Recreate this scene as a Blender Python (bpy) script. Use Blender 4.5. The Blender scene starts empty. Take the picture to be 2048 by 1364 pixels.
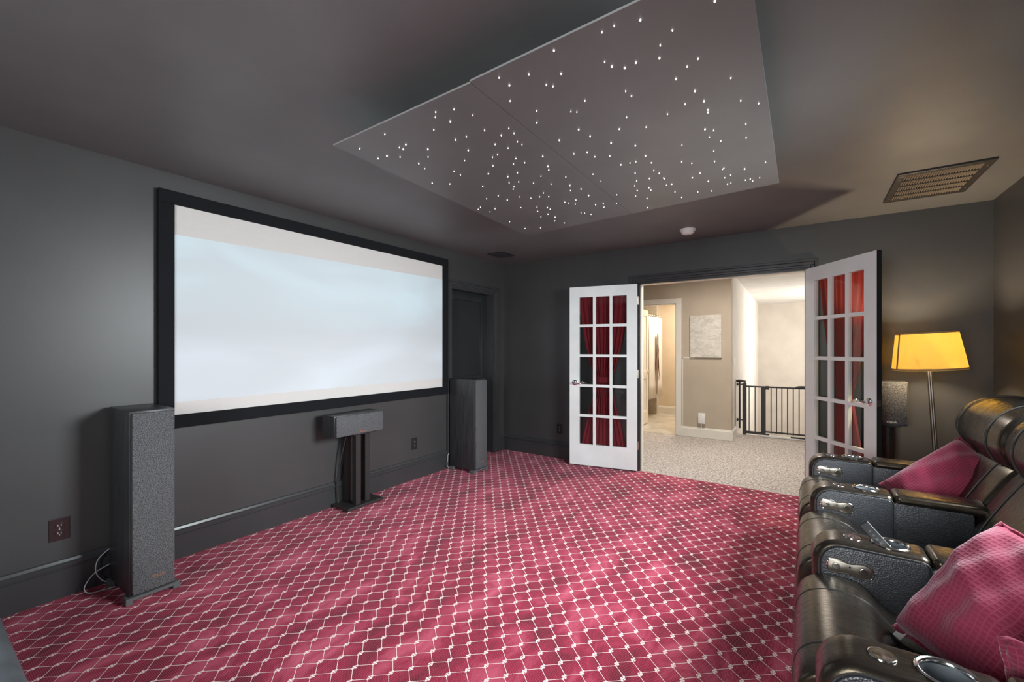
import bpy, bmesh, math, random
from mathutils import Vector, Matrix
random.seed(7)
PI = math.pi
S = bpy.context.scene
C = S.collection

# ------------------------------------------------------------------ camera, light, exposure
cam_d = bpy.data.cameras.new('camera')
cam_d.sensor_width = 36.0
cam_d.lens = 858.0 / 2048.0 * 36.0
cam_d.shift_y = 15.0 / 2048.0
cam_d.clip_start = 0.02
cam = bpy.data.objects.new('camera', cam_d); C.objects.link(cam)
cam.location = (0, 0, 1.335)
cam.rotation_euler = (PI / 2, 0, math.radians(34.3))
S.camera = cam

W = bpy.data.worlds.new('world'); S.world = W; W.use_nodes = True
W.node_tree.nodes['Background'].inputs[0].default_value = (0.75, 0.85, 1, 1)
W.node_tree.nodes['Background'].inputs[1].default_value = 0.6

def area(name, loc, rot, sx, sy, power, col, spread=PI):
    l = bpy.data.lights.new(name, 'AREA'); l.shape = 'RECTANGLE'; l.size = sx; l.size_y = sy
    l.energy = power; l.color = col; l.spread = spread
    o = bpy.data.objects.new(name, l); C.objects.link(o); o.location = loc; o.rotation_euler = rot
    return o
# fill light at two added windows, behind the camera and above the recliners
area('added_window_fill', (-.72, -1.62, 1.5), (PI / 2, 0, 0), 1.0, 1.25, 85, (0.92, 0.98, 1.0))
area('added_side_window_fill', (1.14, 2.30, 1.72), (0, math.radians(68), 0),   .82, 1.0, 80, (0.92, 0.97, 1.0), math.radians(112))
# ceiling fixtures of the hall, the bathroom, and the window of the stairwell
area('hall_ceiling_light', (-0.75, 5.55, 2.42), (0, 0, 0), 0.5, 0.5, 46, (1.0, 0.93, 0.84))
area('bathroom_ceiling_light', (-1.75, 8.2, 2.42), (0, 0, 0), 0.5, 0.5, 32, (1.0, 0.88, 0.72))
area('stair_window_daylight', (1.27, 10.2, 1.5), (0, PI / 2, 0), 1.6, 1.6, 88, (1.0, 0.97, 0.93))

V = S.view_settings
V.view_transform = 'Standard'; V.look = 'None'; V.exposure = 0.0; V.gamma = 1.0
V.use_curve_mapping = False

# ------------------------------------------------------------------ node helpers
class X:
    """a scalar socket with arithmetic"""
    def __init__(s, nt, sock): s.nt = nt; s.s = sock
    def op(s, o, *a):
        n = s.nt.nodes.new('ShaderNodeMath'); n.operation = o
        for i, v in enumerate((s,) + a):
            if isinstance(v, X): s.nt.links.new(v.s, n.inputs[i])
            else: n.inputs[i].default_value = v
        return X(s.nt, n.outputs[0])
    def __add__(s, o): return s.op('ADD', o)
    def __sub__(s, o): return s.op('SUBTRACT', o)
    def __mul__(s, o): return s.op('MULTIPLY', o)
    def abs(s): return s.op('ABSOLUTE')
    def mod(s, m): return s.op('FLOORED_MODULO', m)
    def min(s, o): return s.op('MINIMUM', o)
    def max(s, o): return s.op('MAXIMUM', o)
    def lt(s, o): return s.op('LESS_THAN', o)

class Mat:
    def __init__(s, name, base=(.5, .5, .5), rough=.5, metal=0., spec=.5, **kw):
        s.m = bpy.data.materials.new(name); s.m.use_nodes = True
        s.nt = s.m.node_tree; s.N = s.nt.nodes; s.L = s.nt.links
        s.b = s.N['Principled BSDF']
        s.b.inputs['Base Color'].default_value = (*base, 1)
        s.b.inputs['Roughness'].default_value = rough
        s.b.inputs['Metallic'].default_value = metal
        s.b.inputs['Specular IOR Level'].default_value = spec
        for k, v in kw.items(): s.b.inputs[k.replace('_', ' ')].default_value = v
        s.tc = s.N.new('ShaderNodeTexCoord')
    def noise(s, scale, detail=3, rough=.5, coord='Object', stretch=None, dist=0):
        n = s.N.new('ShaderNodeTexNoise'); n.inputs['Scale'].default_value = scale
        n.inputs['Detail'].default_value = detail; n.inputs['Roughness'].default_value = rough
        n.inputs['Distortion'].default_value = dist
        src = s.tc.outputs[coord]
        if stretch:
            mp = s.N.new('ShaderNodeMapping'); mp.inputs['Scale'].default_value = stretch
            s.L.new(src, mp.inputs[0]); src = mp.outputs[0]
        s.L.new(src, n.inputs['Vector'])
        return n.outputs['Fac']
    def voro(s, scale):
        n = s.N.new('ShaderNodeTexVoronoi'); n.inputs['Scale'].default_value = scale
        s.L.new(s.tc.outputs['Object'], n.inputs['Vector']); return n.outputs['Distance']
    def ramp(s, fac, stops):
        r = s.N.new('ShaderNodeValToRGB'); e = r.color_ramp.elements
        while len(e) < len(stops): e.new(0.5)
        for el, (p, c) in zip(e, stops):
            el.position = p; el.color = (*c, 1)
        s.L.new(fac, r.inputs[0]); return r.outputs[0]
    def mix(s, fac, a, b):
        n = s.N.new('ShaderNodeMix'); n.data_type = 'RGBA'
        for v, k in ((fac, 0), (a, 6), (b, 7)):
            if isinstance(v, X): v = v.s
            if isinstance(v, (int, float)): n.inputs[k].default_value = v
            elif isinstance(v, tuple): n.inputs[k].default_value = (*v, 1)
            else: s.L.new(v, n.inputs[k])
        return n.outputs[2]
    def color(s, sock): s.L.new(sock, s.b.inputs['Base Color']); return s
    def bump(s, h, strength=.2, dist=.002):
        n = s.N.new('ShaderNodeBump'); n.inputs['Strength'].default_value = strength
        n.inputs['Distance'].default_value = dist
        s.L.new(h.s if isinstance(h, X) else h, n.inputs['Height'])
        s.L.new(n.outputs[0], s.b.inputs['Normal']); return s
    def xyz(s, coord='Object'):
        n = s.N.new('ShaderNodeSeparateXYZ'); s.L.new(s.tc.outputs[coord], n.inputs[0])
        return [X(s.nt, o) for o in n.outputs]

def painted(name, base, rough, bump=.12, spec=.5, scale=260):
    m = Mat(name, base, rough, spec=spec)
    c = m.ramp(m.noise(3, 4), [(.3, tuple(x * .93 for x in base)), (.7, tuple(min(1, x * 1.06) for x in base))])
    m.color(c); m.bump(m.noise(scale, 2), bump, .001); return m.m

M = {}
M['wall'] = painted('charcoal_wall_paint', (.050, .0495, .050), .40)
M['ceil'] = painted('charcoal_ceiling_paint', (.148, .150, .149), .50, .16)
M['trim'] = painted('charcoal_trim_gloss', (.042, .043, .045), .27, .05)
M['door_dark'] = painted('dark_door_paint', (.022, .024, .026), .30, .04)
M['panel'] = painted('star_panel_paint', (.140, .141, .138), .45, .15)
M['panel_edge'] = painted('raw_board_edge', (.26, .255, .25), .7, .1)
M['white'] = painted('white_door_enamel', (.85, .89, .87), .38, .03)
M['white_trim'] = painted('cream_trim_paint', (.80, .76, .68), .4, .03)
M['hall'] = painted('tan_hall_paint', (.50, .42, .325), .7, .08)
M['stair'] = painted('pale_stairwell_paint', (.66, .60, .53), .7, .08)
M['stair_l'] = painted('white_stairwell_paint', (.74, .69, .62), .7, .08)
M['hall_ceil'] = painted('white_ceiling_paint', (.78, .76, .72), .8, .1)
M['bath'] = painted('cream_bathroom_paint', (.74, .62, .47), .7, .05)
M['plastic_w'] = painted('white_plastic', (.8, .79, .76), .35, .0)
M['plastic_b'] = painted('black_plastic', (.012, .011, .012), .48, .0)
M['brown_plate'] = painted('brown_outlet_plastic', (.030, .018, .020), .25, .0)
M['slot'] = painted('outlet_slot_metal', (.45, .42, .40), .35, .0)
M['metal_b'] = painted('black_powder_coat', (.022, .020, .020), .45, .1)
M['bronze'] = painted('bronze_grille_enamel', (.030, .025, .020), .42, .05)
M['bronze_fin'] = painted('bronze_fin_enamel', (.34, .29, .21), .35, .05)
M['grille_back'] = painted('duct_shade_black', (.004, .0035, .003), .9, 0)
M['frame_blk'] = painted('black_velvet_frame', (.008, .009, .011), .85, .2, .2)
M['chrome'] = Mat('chrome', (.80, .79, .77), .14, 1.0).m
M['nickel'] = Mat('brushed_nickel', (.55, .50, .43), .30, 1.0).m
M['nickel_d'] = Mat('satin_steel_pole', (.42, .38, .33), .34, 1.0).m
M['foot'] = painted('grey_speaker_foot', (.10, .105, .11), .45, .1)
M['paper'] = painted('white_tag', (.8, .8, .82), .8, 0)
M['wire'] = painted('pale_speaker_wire', (.50, .49, .55), .35, 0)
M['logo'] = Mat('copper_logo', (.55, .26, .13), .35, .6).m
M['logo_w'] = painted('pale_logo', (.75, .74, .72), .4, 0)

m = Mat('black_woodgrain_vinyl', (.028, .029, .032), .42)
g = m.noise(6, 5, .6, stretch=(14, 14, .7), dist=.6)
m.color(m.ramp(g, [(.35, (.020, .021, .023)), (.7, (.048, .049, .052))])); m.bump(g, .12, .001); M['cabinet'] = m.m
m = Mat('speaker_grille_cloth', (.10, .10, .105), .8)
g = m.noise(300, 2, .7)
m.color(m.ramp(g, [(.42, (.018, .019, .021)), (.62, (.17, .175, .185))])); m.bump(g, .18, .001); M['grille'] = m.m

m = Mat('projector_screen_fabric', (.66, .65, .62), .85, spec=.2); m.color(m.ramp(m.noise(40, 3), [(.3, (.65, .635, .61)), (.7, (.67, .655, .63))])); M['screen'] = m.m

# projected picture (a lit screen): pale misty sky
m = Mat('projected_picture', (.57, .595, .60), .85, spec=.2)
px, py, pz = m.xyz('Generated')
n1 = m.noise(1.1, 2, .45, 'Generated', (1, 1.6, 2.2), .6)
sky = m.ramp(pz.s, [(0.0, (.14, .18, .23)), (.30, (.12, .15, .20)), (.44, (.05, .09, .13)), (.56, (.06, .14, .18)), (.72, (.10, .20, .25)), (1.0, (.13, .24, .29))])
haze = m.ramp(n1, [(.40, (.1, .12, .15)), (.62, (1, 1, 1))])
mm = m.N.new('ShaderNodeMix'); mm.data_type = 'RGBA'; mm.blend_type = 'MULTIPLY'; mm.inputs[0].default_value = .55
m.L.new(sky, mm.inputs[6]); m.L.new(haze, mm.inputs[7])
m.L.new(mm.outputs[2], m.b.inputs['Emission Color']); m.b.inputs['Emission Strength'].default_value = 1.0
M['picture'] = m.m

# crimson trellis carpet
m = Mat('crimson_trellis_carpet', (.3, .02, .06), .95, spec=.15)
x, y, z = m.xyz()
HX, HY, K = .0500, .0635, .17
a = ((x + 1.957) * (1 / HX)).mod(2.0); a = (a - 1.0).abs()
b = ((y - 1.114) * (1 / HY)).mod(2.0); b = (b - 1.0).abs()
ln = ((b - (a * (1 - 2 * K) + K)).abs() * (HY / 1.256)).lt(.0013)
a2 = a.min(a * -1.0 + 1.0); b2 = b.min(b * -1.0 + 1.0)
near = (a - b).abs().lt(.5)
dx = a2 * HX; dy = b2 * HY
knot = (dx * (1 / .0110) + dy * (1 / .0185)).lt(1.0)
hx = (dx - .0036); hy = (dy - .0052)
hole = (hx * hx + hy * hy).lt(.0022 ** 2)
knot = knot * near * (hole * -1.0 + 1.0)
pat = ln.max(knot)
du = (x * (1 / .0052)).mod(1.0) - .5; dv = (y * (1 / .0064)).mod(1.0) - .5
dots = (du * du + dv * dv).lt(.045)
f1 = m.noise(4.0, 5, .62, stretch=(1.5, .8, 1), dist=.5)
crim = m.ramp(f1, [(.34, (.13, .002, .014)), (.50, (.30, .009, .042)), (.72, (.60, .10, .165))])
dotted = m.mix(dots * .55, crim, (.72, .26, .34))
f3 = m.noise(900, 2)
halo = ((b - (a * (1 - 2 * K) + K)).abs() * (HY / 1.256)).lt(.0042)
dotted = m.mix(halo * .25, dotted, (.12, .01, .03))
m.color(m.mix(pat, dotted, (.95, .78, .76)))
m.bump(f3, .35, .003)
m.b.inputs['Sheen Weight'].default_value = .10; m.b.inputs['Sheen Tint'].default_value = (1, .7, .8, 1)
M['carpet'] = m.m

m = Mat('beige_frieze_carpet', (.5, .42, .35), .95, spec=.15)
g = m.noise(60, 3, .8)
m.color(m.ramp(g, [(.36, (.20, .165, .14)), (.50, (.56, .50, .46)), (.64, (.86, .80, .76))])); m.bump(g, .8, .008); M['beige'] = m.m

def leather(name, base, rough, grain, dep, lo=.75, spec=.5, tint=(1, 1, 1)):
    m = Mat(name, base, rough, spec=spec, Specular_Tint=(*tint, 1))
    v = m.voro(grain); w = m.noise(14, 3, .55, stretch=(1, .35, 1))
    h = X(m.nt, v) * .6 + X(m.nt, w) * 1.2
    m.color(m.ramp(m.noise(9, 3), [(.3, tuple(q * lo for q in base)), (.7, tuple(q * 1.25 for q in base))]))
    m.bump(h, dep, .003)
    rv = X(m.nt, m.noise(38, 4, .65, stretch=(.5, 3, .5))) * .22 + (rough - .11)
    m.L.new(rv.s, m.b.inputs['Roughness']); return m.m
M['leather'] = leather('smooth_black_leather', (.012, .0105, .0095),   .28, 300, .06, spec=.75, tint=(1, .80, .55))  # specular tint puts the gold of warm hall and lamp light into the sheen
M['leather_g'] = leather('pebbled_black_leather', (.028, .030, .036), .40, 230, .45, spec=.8)
M['leather_grey'] = leather('slate_leather', (.13, .145, .16), .5, 420, .15)
M['thread'] = painted('grey_piping', (.045, .045, .045), .5, 0)

m = Mat('raspberry_waffle_cloth', (.25, .025, .06), .9, spec=.2)
x, y, z = m.xyz()
wu = ((x * 85.0).mod(1.0) - .5).abs(); wv = ((y * 85.0).mod(1.0) - .5).abs()
hgt = wu.max(wv)
m.color(m.mix(hgt.op('GREATER_THAN', .38) * .5, m.ramp(m.noise(7, 4), [(.3, (.19, .016, .042)), (.7, (.29, .034, .075))]), (.34, .065, .11)))
m.bump(hgt + X(m.nt, m.noise(11, 3)) * 2.0, .55, .004)
m.b.inputs['Sheen Weight'].default_value = .35; m.b.inputs['Sheen Tint'].default_value = (1, .75, .85, 1)
M['pillow'] = m.m

m = Mat('crimson_sheer_curtain', (.33, .022, .045), .8, spec=.2)
m.color(m.ramp(m.noise(60, 3, .5, stretch=(3, 3, .3)), [(.3, (.20, .016, .024)), (.7, (.31, .032, .048))]))
m.b.inputs['Transmission Weight'].default_value = 0
tr = m.N.new('ShaderNodeBsdfTranslucent'); tr.inputs[0].default_value = (.50, .07, .05, 1)
ms = m.N.new('ShaderNodeMixShader'); ms.inputs[0].default_value = .35
m.L.new(m.b.outputs[0], ms.inputs[1]); m.L.new(tr.outputs[0], ms.inputs[2])
m.L.new(ms.outputs[0], m.N['Material Output'].inputs[0]); M['curtain'] = m.m

m = Mat('window_glass', (1, 1, 1), .02)
t_ = m.N.new('ShaderNodeBsdfTransparent'); t_.inputs[0].default_value = (.93, .95, .94, 1)
g_ = m.N.new('ShaderNodeBsdfGlossy'); g_.inputs['Roughness'].default_value = .02
fr = m.N.new('ShaderNodeFresnel'); fr.inputs[0].default_value = 1.5
gb_ = m.N.new('ShaderNodeNewGeometry'); fx = X(m.nt, fr.outputs[0]) * (X(m.nt, gb_.outputs['Backfacing']) * -1.0 + 1.0)
ms = m.N.new('ShaderNodeMixShader'); m.L.new(fx.s, ms.inputs[0]); m.L.new(t_.outputs[0], ms.inputs[1]); m.L.new(g_.outputs[0], ms.inputs[2])
m.L.new(ms.outputs[0], m.N['Material Output'].inputs[0]); M['glass'] = m.m

m = Mat('yellow_linen_shade', (.72, .55, .22), .85, spec=.2)
lw = m.noise(240, 2, .6); lc = m.ramp(lw, [(.3, (.78, .62, .24)), (.7, (.88, .74, .38))]); m.color(lc)
tr = m.N.new('ShaderNodeBsdfTranslucent'); tr.inputs[0].default_value = (.80, .66, .27, 1)
ms = m.N.new('ShaderNodeMixShader'); ms.inputs[0].default_value = .55
m.L.new(m.b.outputs[0], ms.inputs[1]); m.L.new(tr.outputs[0], ms.inputs[2]); m.L.new(ms.outputs[0], m.N['Material Output'].inputs[0]); M['shade'] = m.m
M['shade_trim'] = painted('tan_linen_tape', (.40, .25, .13), .85, .1)
def emit(name, col, k):
    m = Mat(name, (0, 0, 0), .6); m.b.inputs['Emission Color'].default_value = (*col, 1); m.b.inputs['Emission Strength'].default_value = k; return m.m
M['star'] = emit('fibre_optic_point', (1, .97, .92), 6)
M['bulb'] = emit('warm_bulb', (1, .75, .42), 12)
m = Mat('shower_tile', (.5, .45, .38), .3)
bt = m.N.new('ShaderNodeTexBrick'); bt.inputs['Scale'].default_value = 14
bt.inputs['Color1'].default_value = (.50, .44, .36, 1); bt.inputs['Color2'].default_value = (.62, .56, .47, 1); bt.inputs['Mortar'].default_value = (.66, .62, .55, 1)
mp = m.N.new('ShaderNodeMapping'); mp.inputs['Rotation'].default_value = (PI / 2, 0, PI / 2)
m.L.new(m.tc.outputs['Object'], mp.inputs[0]); m.L.new(mp.outputs[0], bt.inputs['Vector']); m.color(bt.outputs['Color']); M['tile'] = m.m
m = Mat('pale_floor_tile', (.62, .58, .50), .35)
m.color(m.ramp(m.noise(5, 5, .6, dist=.5), [(.35, (.52, .47, .40)), (.65, (.70, .66, .58))])); M['floortile'] = m.m
m = Mat('canvas_art', (.66, .62, .54), .8)
m.color(m.ramp(m.noise(9, 5, .7, stretch=(1, 1, 1.8), dist=.8), [(.36, (.50, .47, .42)), (.52, (.64, .60, .53)), (.66, (.74, .70, .62))])); M['canvas'] = m.m
m = Mat('white_shower_curtain', (.82, .80, .76), .7); M['showercurtain'] = m.m
M['printbrown'] = painted('brown_curtain_print', (.22, .12, .085), .7, 0)

# ------------------------------------------------------------------ mesh helpers
def link(name, me, parent=None):
    o = bpy.data.objects.new(name, me); C.objects.link(o)
    if parent: o.parent = parent
    return o
def obj(name, bm, mats, parent=None, smooth=False, loc=None):
    me = bpy.data.meshes.new(name)
    bmesh.ops.recalc_face_normals(bm, faces=bm.faces[:])
    bm.to_mesh(me); bm.free()
    for k in (mats if isinstance(mats, (list, tuple)) else [mats]): me.materials.append(M[k] if isinstance(k, str) else k)
    if smooth:
        for p in me.polygons: p.use_smooth = True
        if smooth != 'all':
            try: me.set_sharp_from_angle(angle=math.radians(smooth if smooth is not True else 40))
            except Exception: pass
    o = link(name, me, parent)
    if loc: o.location = loc
    return o
def tag(o, label, cat, group=None):
    o['label'] = label; o['category'] = cat
    if group: o['group'] = group
    return o
def thing(name, label, cat, loc=(0, 0, 0), rz=0, group=None):
    o = bpy.data.objects.new(name, None); C.objects.link(o); o.empty_display_size = .1
    o.location = loc; o.rotation_euler = (0, 0, rz)
    return tag(o, label, cat, group)
def struct(name, bm, mats, label=None, smooth=False):
    o = obj(name, bm, mats, smooth=smooth); o['kind'] = 'structure'
    if label: o['label'] = label
    return o
def sempty(name, loc=(0, 0, 0), rz=0, label=None):
    o = bpy.data.objects.new(name, None); C.objects.link(o); o.location = loc; o.rotation_euler = (0, 0, rz); o['kind'] = 'structure'
    if label: o['label'] = label
    return o
def copy_tree(o, parent=None):
    c = o.copy(); C.objects.link(c); c.parent = parent
    for ch in list(o.children): copy_tree(ch, c)
    return c
NB = bmesh.new
def box(bm, x0, x1, y0, y1, z0, z1, bev=0, mi=0):
    r = bmesh.ops.create_cube(bm, size=1)
    vs = r['verts']
    for v in vs: v.co = Vector((x0 + (v.co.x + .5) * (x1 - x0), y0 + (v.co.y + .5) * (y1 - y0), z0 + (v.co.z + .5) * (z1 - z0)))
    fs = list({f for v in vs for f in v.link_faces})
    for f in fs: f.material_index = mi
    if bev:
        es = list({e for v in vs for e in v.link_edges})
        bmesh.ops.bevel(bm, geom=es, offset=bev, segments=2, affect='EDGES', profile=.5)
    return bm
def bx(*a, **k): return box(NB(), *a, **k)
def cyl(bm, c0, c1, r, n=16, r2=None):
    c0, c1 = Vector(c0), Vector(c1); d = (c1 - c0)
    q = d.to_track_quat('Z', 'Y').to_matrix().to_4x4()
    mt = Matrix.Translation((c0 + c1) / 2) @ q
    bmesh.ops.create_cone(bm, cap_ends=True, segments=n, radius1=r, radius2=r if r2 is None else r2, depth=d.length, matrix=mt)
    return bm
def tube(bm, pts, r, n=8, closed=False):
    pts = [Vector(p) for p in pts]; N = len(pts); rings = []
    up = Vector((0.13, .31, .94))
    for i, p in enumerate(pts):
        a = pts[(i - 1) % N] if (closed or i > 0) else p
        b = pts[(i + 1) % N] if (closed or i < N - 1) else p
        t = (b - a).normalized()
        s = t.cross(up)
        if s.length < 1e-4: s = t.cross(Vector((1, 0, 0)))
        s.normalize(); w = s.cross(t)
        rr = r[i] if isinstance(r, (list, tuple)) else r
        rings.append([bm.verts.new(p + (s * math.cos(2 * PI * k / n) + w * math.sin(2 * PI * k / n)) * rr) for k in range(n)])
    for i in range(N if closed else N - 1):
        A, B = rings[i], rings[(i + 1) % N]
        for k in range(n): bm.faces.new((A[k], A[(k + 1) % n], B[(k + 1) % n], B[k]))
    if not closed:
        bm.faces.new(rings[0][::-1]); bm.faces.new(rings[-1])
    return bm
def lathe(bm, prof, n=32, c=(0, 0, 0)):
    c = Vector(c); rings = []
    for r, z in prof:
        rings.append([bm.verts.new(c + Vector((r * math.cos(2 * PI * k / n), r * math.sin(2 * PI * k / n), z))) for k in range(n)] if r > 1e-6 else [bm.verts.new(c + Vector((0, 0, z)))])
    for A, B in zip(rings, rings[1:]):
        for k in range(n):
            f = [A[k % len(A)], A[(k + 1) % len(A)], B[(k + 1) % len(B)], B[k % len(B)]]
            f2 = []
            for v in f:
                if v not in f2: f2.append(v)
            if len(f2) > 2: bm.faces.new(f2)
    return bm
def spline(pts, per=6, closed=True):
    P = [Vector(p) for p in pts]; N = len(P); out = []
    rng = range(N) if closed else range(N - 1)
    for i in rng:
        g = (lambda k: P[k % N]) if closed else (lambda k: P[max(0, min(N - 1, k))])
        p0, p1, p2, p3 = g(i - 1), g(i), g(i + 1), g(i + 2)
        for s in range(per):
            t = s / per
            out.append(.5 * ((2 * p1) + (p2 - p0) * t + (2 * p0 - 5 * p1 + 4 * p2 - p3) * t * t + (3 * p1 - p0 - 3 * p2 + p3) * t ** 3))
    if not closed: out.append(P[-1])
    return out
def rrect(x0, x1, z0, z1, rs, n=6):
    """rounded rectangle, rs = radii at (x0,z0),(x1,z0),(x1,z1),(x0,z1)"""
    out = []
    for (cx, cz, sx, sz, r, a0) in ((x0, z0, 1, 1, rs[0], PI), (x1, z0, -1, 1, rs[1], 1.5 * PI), (x1, z1, -1, -1, rs[2], 0), (x0, z1, 1, -1, rs[3], .5 * PI)):
        ox, oz = cx + sx * r, cz + sz * r
        for k in range(n + 1):
            a = a0 + k / n * PI / 2
            out.append(Vector((ox + r * math.cos(a), oz + r * math.sin(a))))
    return out
def inset(P, d):
    N = len(P); out = []
    area2 = sum(P[i].x * P[(i + 1) % N].y - P[(i + 1) % N].x * P[i].y for i in range(N))
    sg = 1 if area2 > 0 else -1
    for i in range(N):
        j = 1
        t = P[(i + j) % N] - P[(i - j) % N]
        while t.length < 1e-7: j += 1; t = P[(i + j) % N] - P[(i - j) % N]
        t.normalize()
        out.append(P[i] + Vector((-t.y, t.x)) * d * sg)
    return out
def loft(bm, P, y0, y1, r=.02, n=4, bulge=0, mid=6):
    """XZ outline P swept from y0 to y1 with rounded ends; bulge swells the middle"""
    secs = []
    for k in range(n + 1):
        a = k / n * PI / 2; secs.append((y0 + r * (1 - math.sin(a)) if False else y0 + r * (1 - math.cos(a)), r * (1 - math.sin(a))))
    m0, m1 = y0 + r, y1 - r
    for k in range(1, mid): secs.append((m0 + (m1 - m0) * k / mid, -bulge * math.sin(PI * k / mid) ** .6 if bulge else 0))
    for k in range(n + 1):
        a = (1 - k / n) * PI / 2; secs.append((y1 - r * (1 - math.cos(a)), r * (1 - math.sin(a))))
    rings = []
    for yy, d in secs:
        Q = inset(P, d) if abs(d) > 1e-9 else P
        rings.append([bm.verts.new((q.x, yy, q.y)) for q in Q])
    N = len(P)
    for A, B in zip(rings, rings[1:]):
        for k in range(N): bm.faces.new((A[k], A[(k + 1) % N], B[(k + 1) % N], B[k]))
    bm.faces.new(rings[0][::-1]); bm.faces.new(rings[-1])
    return bm
def prism(bm, poly, z0, z1):
    """polygon in XY extruded in Z"""
    A = [bm.verts.new((p[0], p[1], z0)) for p in poly]; B = [bm.verts.new((p[0], p[1], z1)) for p in poly]
    n = len(poly)
    for k in range(n): bm.faces.new((A[k], A[(k + 1) % n], B[(k + 1) % n], B[k]))
    bm.faces.new(A[::-1]); bm.faces.new(B); return bm
def extr(bm, prof, p0, p1, nrm):
    """skirting/casing: prof=(out, up) pairs swept from p0 to p1; nrm = outward (into the room)"""
    p0, p1, nrm = Vector(p0), Vector(p1), Vector(nrm)
    d = (p1 - p0).normalized(); up = Vector((0, 0, 1)) if abs(d.z) < .5 else nrm.cross(d)
    A = [bm.verts.new(p0 + nrm * o + up * u) for o, u in prof]; B = [bm.verts.new(p1 + nrm * o + up * u) for o, u in prof]
    n = len(prof)
    for k in range(n): bm.faces.new((A[k], A[(k + 1) % n], B[(k + 1) % n], B[k]))
    bm.faces.new(A[::-1]); bm.faces.new(B); return bm
def text_mesh(name, s, size, mat, parent, mtx, depth=.0006):
    cu = bpy.data.curves.new(name, 'FONT'); cu.body = s; cu.size = size; cu.extrude = depth; cu.align_x = 'CENTER'; cu.align_y = 'CENTER'
    cu.resolution_u = 2
    t = bpy.data.objects.new(name, cu); C.objects.link(t)
    bpy.context.view_layer.update()
    me = bpy.data.meshes.new_from_object(t.evaluated_get(bpy.context.evaluated_depsgraph_get()))
    bpy.data.objects.remove(t); bpy.data.curves.remove(cu)
    me.materials.clear(); me.materials.append(M[mat]); me.name = name
    me.transform(mtx)
    return link(name, me, parent)

# ------------------------------------------------------------------ the room
XL, XR, YB, YF, ZC = -3.30, 1.16, 4.65, -1.70, 2.44
struct('floor', bx(XL - .2, XR + .1, YF - .1, YB, -.1, 0), 'carpet', 'crimson trellis patterned carpet')
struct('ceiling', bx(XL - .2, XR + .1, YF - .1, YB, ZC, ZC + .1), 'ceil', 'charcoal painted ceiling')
# screen wall with the dark door's opening
DY0, DY1, DZ = 3.62, 4.42, 2.03
bm = NB(); box(bm, XL - .2, XL, YF, DY0, 0, ZC); box(bm, XL - .2, XL, DY1, YB, 0, ZC); box(bm, XL - .2, XL, DY0, DY1, DZ, ZC)
struct('wall_left', bm, 'wall', 'charcoal wall behind the projection screen')
OX0, OX1, OZ = -1.495, .012, 2.045
WT = .12
bm = NB(); box(bm, XL, OX0, YB, YB + WT, 0, ZC); box(bm, OX1, XR + .14, YB, YB + WT, 0, ZC); box(bm, OX0, OX1, YB, YB + WT, OZ, ZC)
struct('wall_back', bm, 'wall', 'charcoal wall around the double doorway')
bm = NB(); box(bm, XR, XR + .1, YF, 1.77, 0, ZC); box(bm, XR, XR + .1, 2.83, YB, 0, ZC); box(bm, XR, XR + .1, 1.77, 2.83, 0, 1.26); box(bm, XR, XR + .1, 1.77, 2.83, 2.18, ZC)
struct('wall_right', bm, 'wall', 'charcoal wall behind the recliners')
w = sempty('added_window_2', (0, 0, 0), 0, 'added unseen window in the right wall above the recliners')  # opening added on the unseen wall to brighten the screen wall
bm = NB()
for a in ((1.77, 1.82, 1.26, 2.18), (2.78, 2.83, 1.26, 2.18), (1.82, 2.78, 1.26, 1.31), (1.82, 2.78, 2.13, 2.18)): box(bm, XR + .03, XR + .08, a[0], a[1], a[2], a[3])
obj('window_frame', bm, 'white', w)
obj('pane', bx(XR + .055, XR + .06, 1.82, 2.78, 1.31, 2.13), 'glass', w)
WX0, WX1, WZ0, WZ1 = -1.25, -.19, .85, 2.15
bm = NB(); box(bm, XL, WX0, YF - .1, YF, 0, ZC); box(bm, WX1, XR, YF - .1, YF, 0, ZC); box(bm, WX0, WX1, YF - .1, YF, 0, WZ0); box(bm, WX0, WX1, YF - .1, YF, WZ1, ZC)
struct('wall_front', bm, 'wall', 'charcoal wall with an added window, behind the camera')
w = sempty('added_window_1', (0, 0, 0), 0, 'added unseen window in the wall behind the camera')  # added opening for the fill light behind the camera
bm = NB()
for a in ((WX0, WX0 + .05, WZ0, WZ1), (WX1 - .05, WX1, WZ0, WZ1), (WX0, WX1, WZ0, WZ0 + .05), (WX0, WX1, WZ1 - .05, WZ1)): box(bm, a[0], a[1], YF - .08, YF - .03, a[2], a[3])
obj('window_frame', bm, 'white', w)
obj('pane', bx(WX0 + .05, WX1 - .05, YF - .06, YF - .055, WZ0 + .05, WZ1 - .05), 'glass', w)

BP = [(0, 0), (.016, 0), (.016, .148), (.010, .152), (.010, .160), (.022, .164), (.022, .178), (.014, .186), (.010, .200), (.004, .205), (0, .205)]
bm = NB(); extr(bm, BP, (XL, YF, 0), (XL, DY0 - .085, 0), (1, 0, 0)); extr(bm, BP, (XL, DY1 + .085, 0), (XL, YB, 0), (1, 0, 0))
struct('baseboard_left', bm, 'trim', 'tall charcoal baseboard under the screen')
bm = NB(); extr(bm, BP, (XL, YB, 0), (OX0 - .085, YB, 0), (0, -1, 0)); extr(bm, BP, (OX1 + .085, YB, 0), (XR, YB, 0), (0, -1, 0))
struct('baseboard_back', bm, 'trim', 'tall charcoal baseboard beside the doorway')
struct('baseboard_right', extr(NB(), BP, (XR, YF, 0), (XR, YB, 0), (-1, 0, 0)), 'trim', 'charcoal baseboard behind the recliners')

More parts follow.
